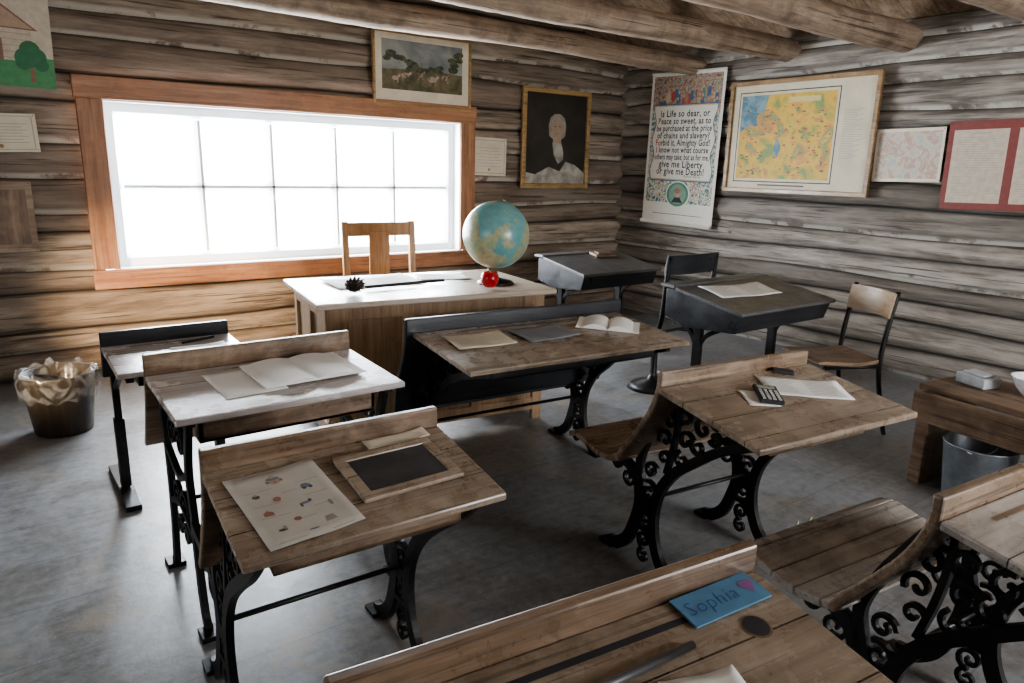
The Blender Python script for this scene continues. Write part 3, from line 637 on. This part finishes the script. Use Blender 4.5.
def tube_chair(x,y,yaw,label):
    e=tag(empty('school_chair',(x,y,0),yaw),label,'chair')
    q=M(); q.prism(smooth([(-.19,.44),(-.05,.425),(.15,.44),(.19,.43),(.15,.42),(-.05,.405),(-.19,.42)],3),-.17,.17); q.obj('seat',BENCHW,e,.004)
    q=M(); n=10; vs=[];fs=[]
    for i in range(n+1):
        px=-.172+.344*i/n; py=-.205-.035*math.sin(math.pi*i/n)
        for (dy,dz) in ((.006,.665),(-.012,.665),(-.012,.80),(.006,.80)): vs.append((px,py+dy-(dz-.68)*.15,dz))
    for i in range(n):
        a=4*i; b=a+4
        for k in range(4): fs.append((a+k,b+k,b+(k+1)%4,a+(k+1)%4))
    fs+=[(0,1,2,3),(4*n+3,4*n+2,4*n+1,4*n)]; q.add(vs,fs); q.obj('backrest',PLYW,e,0,True)
    for sx in (-1,1):
        q=M(); q.tube(smooth([(sx*.18,-.27,0.01),(sx*.17,-.2,.3),(sx*.165,-.19,.45),(sx*.165,-.21,.62),(sx*.165,-.24,.81)]),.013); q.obj('back_post',IRON,e)
        q=M(); q.tube(smooth([(sx*.17,.19,0.01),(sx*.16,.16,.25),(sx*.15,.13,.41)]),.012); q.tube([(sx*.16,.13,.40),(sx*.165,-.2,.40)],.01); q.obj('leg',IRON,e)
tube_chair(3.70,2.02,66,'old school chair with dark metal frame and wooden backrest')
# ---------------------------------------------------------------- bench and things
B=tag(empty('wooden_bench',(3.5,.75,0),-8),'low dark brown wooden bench with a shelf top','bench'); L=1.3
q=M()
for x in (-.13,.02,.15): q.box((x+.03,0,.455),(.135,L,.03))
q.obj('bench_top',BENCHW,B,.005)
q=M(); q.box((-.19,0,.37),(.025,L,.14)); q.obj('apron',BENCHW,B,.004)
for y in (-L/2+.06,L/2-.06):
    q=M(); q.prism([(y-.03,0),(y+.03,0),(y+.03,.44),(y-.03,.44)],-.2,-.1); q.prism([(y-.02,0),(y+.02,0),(y+.02,.44),(y-.02,.44)],-.1,.2); q.obj('leg',BENCHW,B,.004)
BK=tag(empty('bucket',(3.42,1.12,0)),'galvanised metal bucket standing under the bench','bucket')
ZN=plain('galvanised_steel',(.26,.28,.30),.4,.5,.3,14)
q=M(); q.lathe([(0,.004),(.11,.004),(.112,0),(.118,.01),(.145,.26),(.15,.265),(.148,.27),(.142,.262),(.115,.015),(0,.012)],n=32); q.obj('bucket_body',ZN,BK)
q=M(); q.tube([(.15*math.cos(rad(a)),.15*math.sin(rad(a))*.35-.1*math.sin(rad(a)),.262-.02*math.sin(rad(a))) for a in range(0,181,10)],.003,6); q.obj('handle',ZN,BK)
q=M(); q.box((0,0,.025),(.15,.1,.05)); q.box((0,0,.056),(.11,.07,.012)); o=q.obj('soap_box',plain('pale_grey_box',(.5,.52,.54),.5),None,.008); o.matrix_world=Matrix.Translation((3.62,1.25,.471))@Matrix.Rotation(rad(70),4,'Z'); tag(o,'small pale grey box on the bench','box')
q=M(); q.lathe([(0,.004),(.04,.0),(.05,.004),(.08,.04),(.1,.085),(.106,.09),(.1,.088),(.077,.045),(.045,.01),(0,.008)],n=28); o=q.obj('bowl',plain('white_enamel',(.75,.76,.78),.25)); o.location=(3.63,1.02,.471); tag(o,'white enamel bowl on the bench','bowl')
# straw
q=M(); rr=random.Random(3)
for k in range(190):
    x=2.66+rr.gauss(0,.16); y=1.30+rr.gauss(0,.08); a=rr.random()*3.14; l=rr.uniform(.008,.03); c,s_=math.cos(a)*l,math.sin(a)*l; n1,n2=-math.sin(a)*.0014,math.cos(a)*.0014
    q.add([(x-c-n1,y-s_-n2,.002),(x+c-n1,y+s_-n2,.002),(x+c+n1,y+s_+n2,.004),(x-c+n1,y-s_+n2,.004)],[(0,1,2,3)])
o=q.obj('straw_debris',plain('straw',(.42,.40,.26),.8)); tag(o,'scattered bits of straw and dust on the floor','straw'); o['kind']='stuff'
# waste bin
WB=tag(empty('waste_basket',(.19,4.22,0)),'dark waste basket lined with a clear plastic bag','waste bin')
q=M(); q.lathe([(0,.006),(.13,.0),(.135,.01),(.168,.31),(.175,.32),(.166,.315),(.128,.02),(0,.015)],n=32); q.obj('basket_body',wood('bin_brown',(.020,.015,.010),(.038,.028,.018),(.06,.043,.028),axis=2,scr=.1),WB)
mt,nt,b=newmat('clear_plastic'); b.inputs['Base Color'].default_value=(.30,.32,.35,1); b.inputs['Roughness'].default_value=.14
mp=mapping(nt,(1,1,1),False)[0]; nt.links.new(ramp(nt,noise_n(nt,mp,16,4,.6,1.0),[(.44,(.05,.05,.05)),(.60,(.42,.42,.42))]),b.inputs['Alpha'])
def crum(p,i,k):
    a=noise.noise(Vector((p.x*24,p.y*24,p.z*24+i)))*.05; rr=Vector((p.x,p.y,0)).normalized() if p.xy.length>1e-4 else Vector(); return p+rr*(a*.5 if i<3 else abs(a)*.5)+Vector((0,0,a*.7))
q=M(); q.lathe([(.140,.24),(.154,.31),(.166,.336),(.180,.326),(.184,.29),(.182,.25),(.177,.20)],n=64,f=crum); q.f=q.f[:-2]; q.mi=q.mi[:-2]; q.sm=q.sm[:-2]; q.obj('plastic_liner',mt,WB)
# ---------------------------------------------------------------- wall pictures
def onback(x,z,rot=0,d=.0): return Matrix(((1,0,0,x),(0,0,-1,YB-.04-d),(0,1,0,z),(0,0,0,1)))@Matrix.Rotation(rad(rot),4,'Z')
def onright(y,z,rot=0,d=.0): return Matrix(((0,0,-1,XR-.04-d),(-1,0,0,y),(0,1,0,z),(0,0,0,1)))@Matrix.Rotation(rad(rot),4,'Z')
def framed(name,w,h,fw,fm,Mx,label,cat,draw,mats,dep=.03):
    e=tag(empty(name,(0,0,0)),label,cat); e.matrix_world=Mx
    q=M()
    for y in (-1,1): q.box((0,y*(h-fw)/2,dep/2),(w,fw,dep))
    for x in (-1,1): q.box((x*(w-fw)/2,0,dep/2),(fw,h-2*fw+.002,dep))
    q.obj('frame',fm,e,.004)
    q=M(); a,b=w/2-fw+.004,h/2-fw+.004; q.box((0,0,.006),(2*a,2*b,.008)); draw(q,a-.006,b-.006,.0105); q.obj('picture',mats,e); return e
def flat(name,Mx,label,cat,draw,mats,w,h,nail=.05):
    q=M(); q.box((0,0,.001),(w,h,.002)); draw(q,w/2,h/2,.0025)
    for sx in (-1,1):
        for sy in (-1,1): q.tube([(sx*(w/2-.012),sy*(h/2-.012),-nail),(sx*(w/2-.012),sy*(h/2-.012),.004)],.003,6,len(mats))
    o=q.obj(name,list(mats)+[IRON]); o.matrix_world=Mx; return tag(o,label,cat)
SKIN=plain('portrait_skin',(.34,.25,.18),.5,0,.15,10)
PBG=blotch('portrait_background',[(.3,(.012,.010,.009)),(.7,(.038,.031,.023))],4,rough=.4)
def dport(q,a,b,z):
    q.poly([(-a*.95,-b),(-a*.85,-b*.55),(-a*.5,-b*.28),(-.08,-.04),(.10,-.04),(a*.55,-b*.25),(a*.88,-b*.5),(a*.98,-b)],z,1)
    q.poly([(-.085,.03),(-.095,.12),(-.075,.19),(-.025,.225),(.045,.225),(.095,.19),(.115,.12),(.105,.03),(.06,0),(-.04,0)],z+.0006,4)
    q.ell(.012,.10,.066,.098,z+.0012,2); q.poly([(-.035,.03),(.055,.03),(.062,-.06),(-.042,-.06)],z+.001,2)
    q.poly([(-.045,-.03),(.062,-.03),(.09,-.11),(.09,-b*.45),(.03,-b*.55),(-.025,-.14)],z+.0016,3)
    for x in (-.016,.038): q.ell(x,.115,.010,.0045,z+.0018,1); q.rect(x-.013,.13,x+.013,.1335,z+.0018,4)
    q.poly([(.004,.11),(.016,.11),(.021,.073),(.001,.073)],z+.0018,4); q.rect(-.008,.048,.032,.053,z+.0018,5)
    q.poly([(-a,-b),(a,-b),(a,-b+.10),(.24,-b+.17),(.12,-b+.20),(.05,-b+.11),(-.08,-b+.15),(-.24,-b+.08),(-a,-b+.10)],z+.002,3)
framed('framed_portrait',.80,.88,.042,GOLD,onback(4.33,1.665,0),'framed dark oil portrait of a person with white hair and collar','picture',dport,[PBG,PBG,SKIN,blotch('portrait_linen',[(.35,(.20,.185,.16)),(.65,(.44,.41,.36))],9,5,.5),plain('portrait_hair',(.27,.245,.21),.5,0,.3,14),plain('portrait_lip',(.2,.07,.05))])
def dcow(q,a,b,z):
    q.rect(-a*.86,-b*.58,a*.86,b*.84,z,1); q.poly([(-a*.86,-b*.58),(a*.86,-b*.58),(a*.86,0),(0,b*.08),(-a*.86,-b*.02)],z+.0005,2)
    rr=random.Random(2)
    for k in range(34):
        u=rr.random(); x=-a*.8+a*1.6*u; hgt=.75*abs(u-.5)*2
        q.ell(x,b*(.02+hgt*rr.random()*.85),.03+.02*rr.random(),.02,z+.0006+k*.00001,4,9)
    for x,s_,y in ((-.16,1,-.15),(-.03,.8,-.1),(.08,1.1,-.2),(.2,.9,-.12),(-.25,.8,-.25)):
        q.ell(x,b*y,.038*s_,.02*s_,z+.0012,3); q.poly([(x+.03*s_,b*y),(x+.055*s_,b*y+.012),(x+.06*s_,b*y+.028),(x+.042*s_,b*y+.03),(x+.025*s_,b*y+.015)],z+.0012,3)
        for k in (-.028,-.018,.018,.028): q.rect(x+k*s_,b*y-.045*s_,x+k*s_+.005,b*y-.008,z+.0012,3)
framed('framed_farm_picture',.88,.55,.018,GOLD,onback(2.92,2.12,0,.03),'framed print of livestock in a field, cream border','picture',dcow,[PAPER2,blotch('print_sky',[(.3,(.09,.11,.12)),(.7,(.30,.30,.27))],5),blotch('print_field',[(.3,(.035,.04,.02)),(.7,(.17,.14,.07))],12),blotch('print_cattle',[(.4,(.10,.05,.03)),(.6,(.38,.30,.24))],20),blotch('print_trees',[(.4,(.02,.03,.018)),(.6,(.09,.09,.045))],25)])
def dcert(q,a,b,z):
    q.rect(-a*.9,-b*.88,a*.9,b*.88,z,1); q.rect(-a*.87,-b*.84,a*.87,b*.84,z+.0003,0)
    for k in range(7): q.rect(-a*(.6 if k%2 else .75),b*(.45-.16*k),a*(.6 if k%2 else .75),b*(.45-.16*k)+.003,z+.0006,2)
    q.ell(0,-b*.68,.012,.012,z+.0006,3)
flat('certificate',onback(3.59,1.49,-1),'small cream certificate pinned to the log wall','certificate',dcert,[PAPER2,plain('cert_border',(.36,.32,.26)),FAINT,GOLD],.36,.32)
flat('certificate',onback(.11,1.53,2),'aged certificate pinned to the log wall','certificate',dcert,[PAPER2,plain('cert_border2',(.36,.32,.26)),FAINT,GOLD],.38,.22)
def dplaq(q,a,b,z): q.rect(-a*.8,-b*.78,a*.8,b*.78,z+.002,1)
flat('wooden_plaque',onback(.06,1.04,0),'small square wooden plaque on the log wall','plaque',dplaq,[BEAMW,BENCHW],.34,.42)
def dhouse(q,a,b,z):
    q.rect(-a,-b,a,-b*.35,z,1); q.rect(-a*.1,-b*.45,a*.72,b*.25,z+.0004,2)
    q.poly([(-a*.16,b*.22),(a*.28,b*.80),(a*.82,b*.22)],z+.0006,4); q.poly([(-a*.1,b*.25),(a*.28,b*.74),(a*.75,b*.25)],z+.0007,3)
    for k in range(5): q.rect(-a*.1,-b*.4+k*b*.13,a*.72,-b*.4+k*b*.13+.004,z+.0007,3)
    q.rect(a*.18,-b*.45,a*.32,0,z+.0008,4)
    q.rect(a*.66,-b*.9,a*.72,-b*.45,z+.0008,4)
    for (x,y,r_) in ((.62,-.38,.2),(.76,-.34,.18),(.68,-.2,.18),(.58,-.48,.14),(.82,-.5,.13)): q.ell(a*x,b*y,a*r_*.8,b*r_*1.1,z+.001+x*.0001,5)
flat('child_drawing',onback(.07,2.06,-1),'childs coloured drawing of a house and tree','drawing',dhouse,[plain('drawing_paper',(.48,.42,.34)),plain('crayon_green',(.07,.24,.10)),plain('crayon_cream',(.46,.40,.32)),plain('crayon_tan',(.38,.27,.19)),plain('crayon_brown',(.22,.12,.08)),plain('crayon_leaf',(.035,.15,.07))],.72,.52,.03)
# poster
PINK=blotch('poster_art',[(.3,(.03,.07,.08)),(.42,(.24,.07,.05)),(.5,(.40,.31,.20)),(.56,(.07,.13,.14)),(.64,(.36,.24,.16))],30,6)
ORN=blotch('poster_ornament',[(.40,(.05,.13,.18)),(.46,(.11,.24,.17)),(.50,(.50,.46,.37)),(.60,(.50,.46,.37)),(.63,(.36,.12,.09))],20,3,dist=1.8)
def dpost(q,a,b,z):
    q.rect(-a*.93,b*.52,a*.93,b*.96,z,1)
    rr=random.Random(9)
    for k in range(34):
        x=rr.uniform(-a*.82,a*.82); y=rr.uniform(b*.60,b*.80); c=rr.choice([4,6,7,8,9]); q.poly([(x-.024,y-.08),(x+.024,y-.08),(x+.016,y),(x-.016,y)],z+.0003+k*.00001,c); q.ell(x,y+.012,.012,.015,z+.0007,5,8)
    q.rect(-a*.93,-b*.72,-a*.70,b*.52,z+.0007,2); q.rect(a*.70,-b*.72,a*.93,b*.52,z+.0007,2); q.rect(-a*.70,-b*.72,a*.70,-b*.34,z+.0007,2)
    # scroll-shaped panel with wavy ribbon edges
    def wavy(m):
        L_=[(-a*(.80+m)-.018*math.sin(k*.9),-b*(.38+m)+k*b*(.93+2*m)/16) for k in range(17)]
        R_=[(a*(.80+m)+.018*math.sin(k*.9),-b*(.38+m)+k*b*(.93+2*m)/16) for k in range(16,-1,-1)]
        return L_+R_
    q.poly(wavy(.045)[::-1],z+.0011,4); q.poly(wavy(.03)[::-1],z+.0013,7); q.poly(wavy(.015)[::-1],z+.0015,0)
    for i,(t_,s_,w_) in enumerate((("Is Life so dear, or",.082,.57),("Peace so sweet, as to",.078,.61),("be purchased at the price",.076,.64),("of chains and slavery?",.076,.61),("Forbid it, Almighty God!",.080,.63),("I know not what course",.076,.61),("others may take; but as for me,",.072,.64),("give me Liberty",.088,.52),("or give me Death!",.088,.56))):
        q.text(t_,s_,0,b*.465-i*b*.095,z+.0020,3,bold=.0016,width=w_,cap=(6,.055 if i in (1,4,5) else .022))
    q.text('Patrick Henry',.034,a*.35,-b*.355,z+.0020,3,shear=.3)
    q.ell(0,-b*.60,a*.34,b*.18,z+.0018,0); q.ell(0,-b*.60,a*.31,b*.165,z+.0020,8); q.ell(0,-b*.60,a*.24,b*.135,z+.0022,10); q.ell(0,-b*.58,.032,.042,z+.0028,5); q.ell(0,-b*.555,.034,.026,z+.0029,9); q.poly([(-.065,-b*.71),(.065,-b*.71),(.03,-b*.64),(-.03,-b*.64)],z+.0026,3)
    q.rect(-a*.7,-b*.88,a*.7,-b*.872,z+.0014,4)
    q.tube([(-a,-b,.016),(a,-b,.016)],.016,12,0); q.tube([(-a,b,.008),(a,b,.008)],.008,10,0)
flat('quotation_poster',onright(4.48,1.60,-1,.01),'tall illustrated poster with a quotation and portrait medallion','poster',dpost,[plain('poster_cream',(.60,.57,.50),.6,0,.04),PINK,ORN,INK,plain('poster_blue',(.05,.10,.18)),SKIN,plain('poster_red',(.33,.05,.035)),plain('poster_tan',(.42,.32,.19)),plain('poster_teal',(.07,.19,.12)),plain('poster_rust',(.30,.14,.07)),plain('medallion_green',(.16,.26,.19))],.84,1.34,.03)
# map
def dmap(q,a,b,z):
    q.rect(-a*.91,-b*.88,a*.56,b*.88,z,1); q.rect(-a*.897,-b*.86,a*.547,b*.86,z+.0004,0); q.rect(-a*.87,-b*.81,a*.52,b*.81,z+.0006,2)
    q.poly([(-a*.87,b*.81),(-a*.45,b*.81),(-a*.5,b*.5),(-a*.62,b*.42),(-a*.58,b*.2),(-a*.7,b*.25),(-a*.87,b*.1)],z+.0008,6)
    q.poly([(-a*.3,-b*.1),(-a*.26,-b*.02),(-a*.2,-b*.2),(-a*.24,-b*.4),(-a*.3,-b*.3)],z+.0008,6)
    q.rect(-a*.15,b*.64,a*.3,b*.74,z+.0008,8)
    rr=random.Random(4)
    for k in range(150): q.ell(rr.uniform(-a*.82,a*.48),rr.uniform(-b*.74,b*.6),rr.uniform(.004,.018),rr.uniform(.003,.008),z+.0009,rr.choice([3,4,4,7]),8)
    for k in range(30): q.rect(a*.63,b*.45-k*.012,a*(.88-.04*(k%3)),b*.45-k*.012+.004,z+.0008,5)
    q.rect(-a*.5,-b*.95,a*.2,-b*.92,z+.0008,4)
MAPM=blotch('map_land',[(.37,(.16,.22,.06)),(.43,(.43,.29,.03)),(.5,(.52,.34,.035)),(.58,(.44,.20,.04)),(.62,(.15,.22,.08)),(.68,(.47,.32,.05))],6,8,.55)
framed('framed_map',1.27,.88,.035,MAPFR,onright(3.33,1.69,0,.02),'framed yellow and blue map with wide cream margin','map',dmap,[plain('map_mount',(.49,.43,.31),.55,0,.1,6),INK,MAPM,plain('map_red',(.38,.05,.03)),plain('map_ink',(.10,.085,.06)),FAINT,blotch('map_water',[(.4,(.06,.14,.19)),(.6,(.16,.26,.27))],14),plain('map_green',(.10,.20,.06)),plain('map_title_yellow',(.5,.4,.16))])
flat('pale_map',onright(2.47,1.55,1),'faded pink and cream printed map on the log wall','map',lambda q,a,b,z:(q.rect(-a*.92,-b*.88,a*.92,b*.88,z,1)),[PAPER2,blotch('pale_map_print',[(.35,(.32,.37,.34)),(.46,(.48,.41,.33)),(.55,(.38,.25,.20)),(.62,(.42,.38,.31))],14)],.46,.36)
def ddoc(q,a,b,z):
    for s_ in (-1,1):
        cx=s_*a*.49; q.rect(cx-a*.42,-b*.85,cx+a*.42,b*.80,z,1)
        for k in range(26): q.rect(cx-a*.36,b*.62-k*b*.052,cx+a*(.36 if k%5 else .2),b*.62-k*b*.052+.003,z+.0005,2)
        q.rect(cx-a*.15,b*.70,cx+a*.15,b*.73,z+.0005,2)
flat('mounted_document',onright(1.84,1.49,1),'two printed cream pages mounted on a red backing board','document',ddoc,[plain('red_board',(.17,.035,.027)),plain('document_paper',(.43,.36,.28)),FAINT],.76,.56)
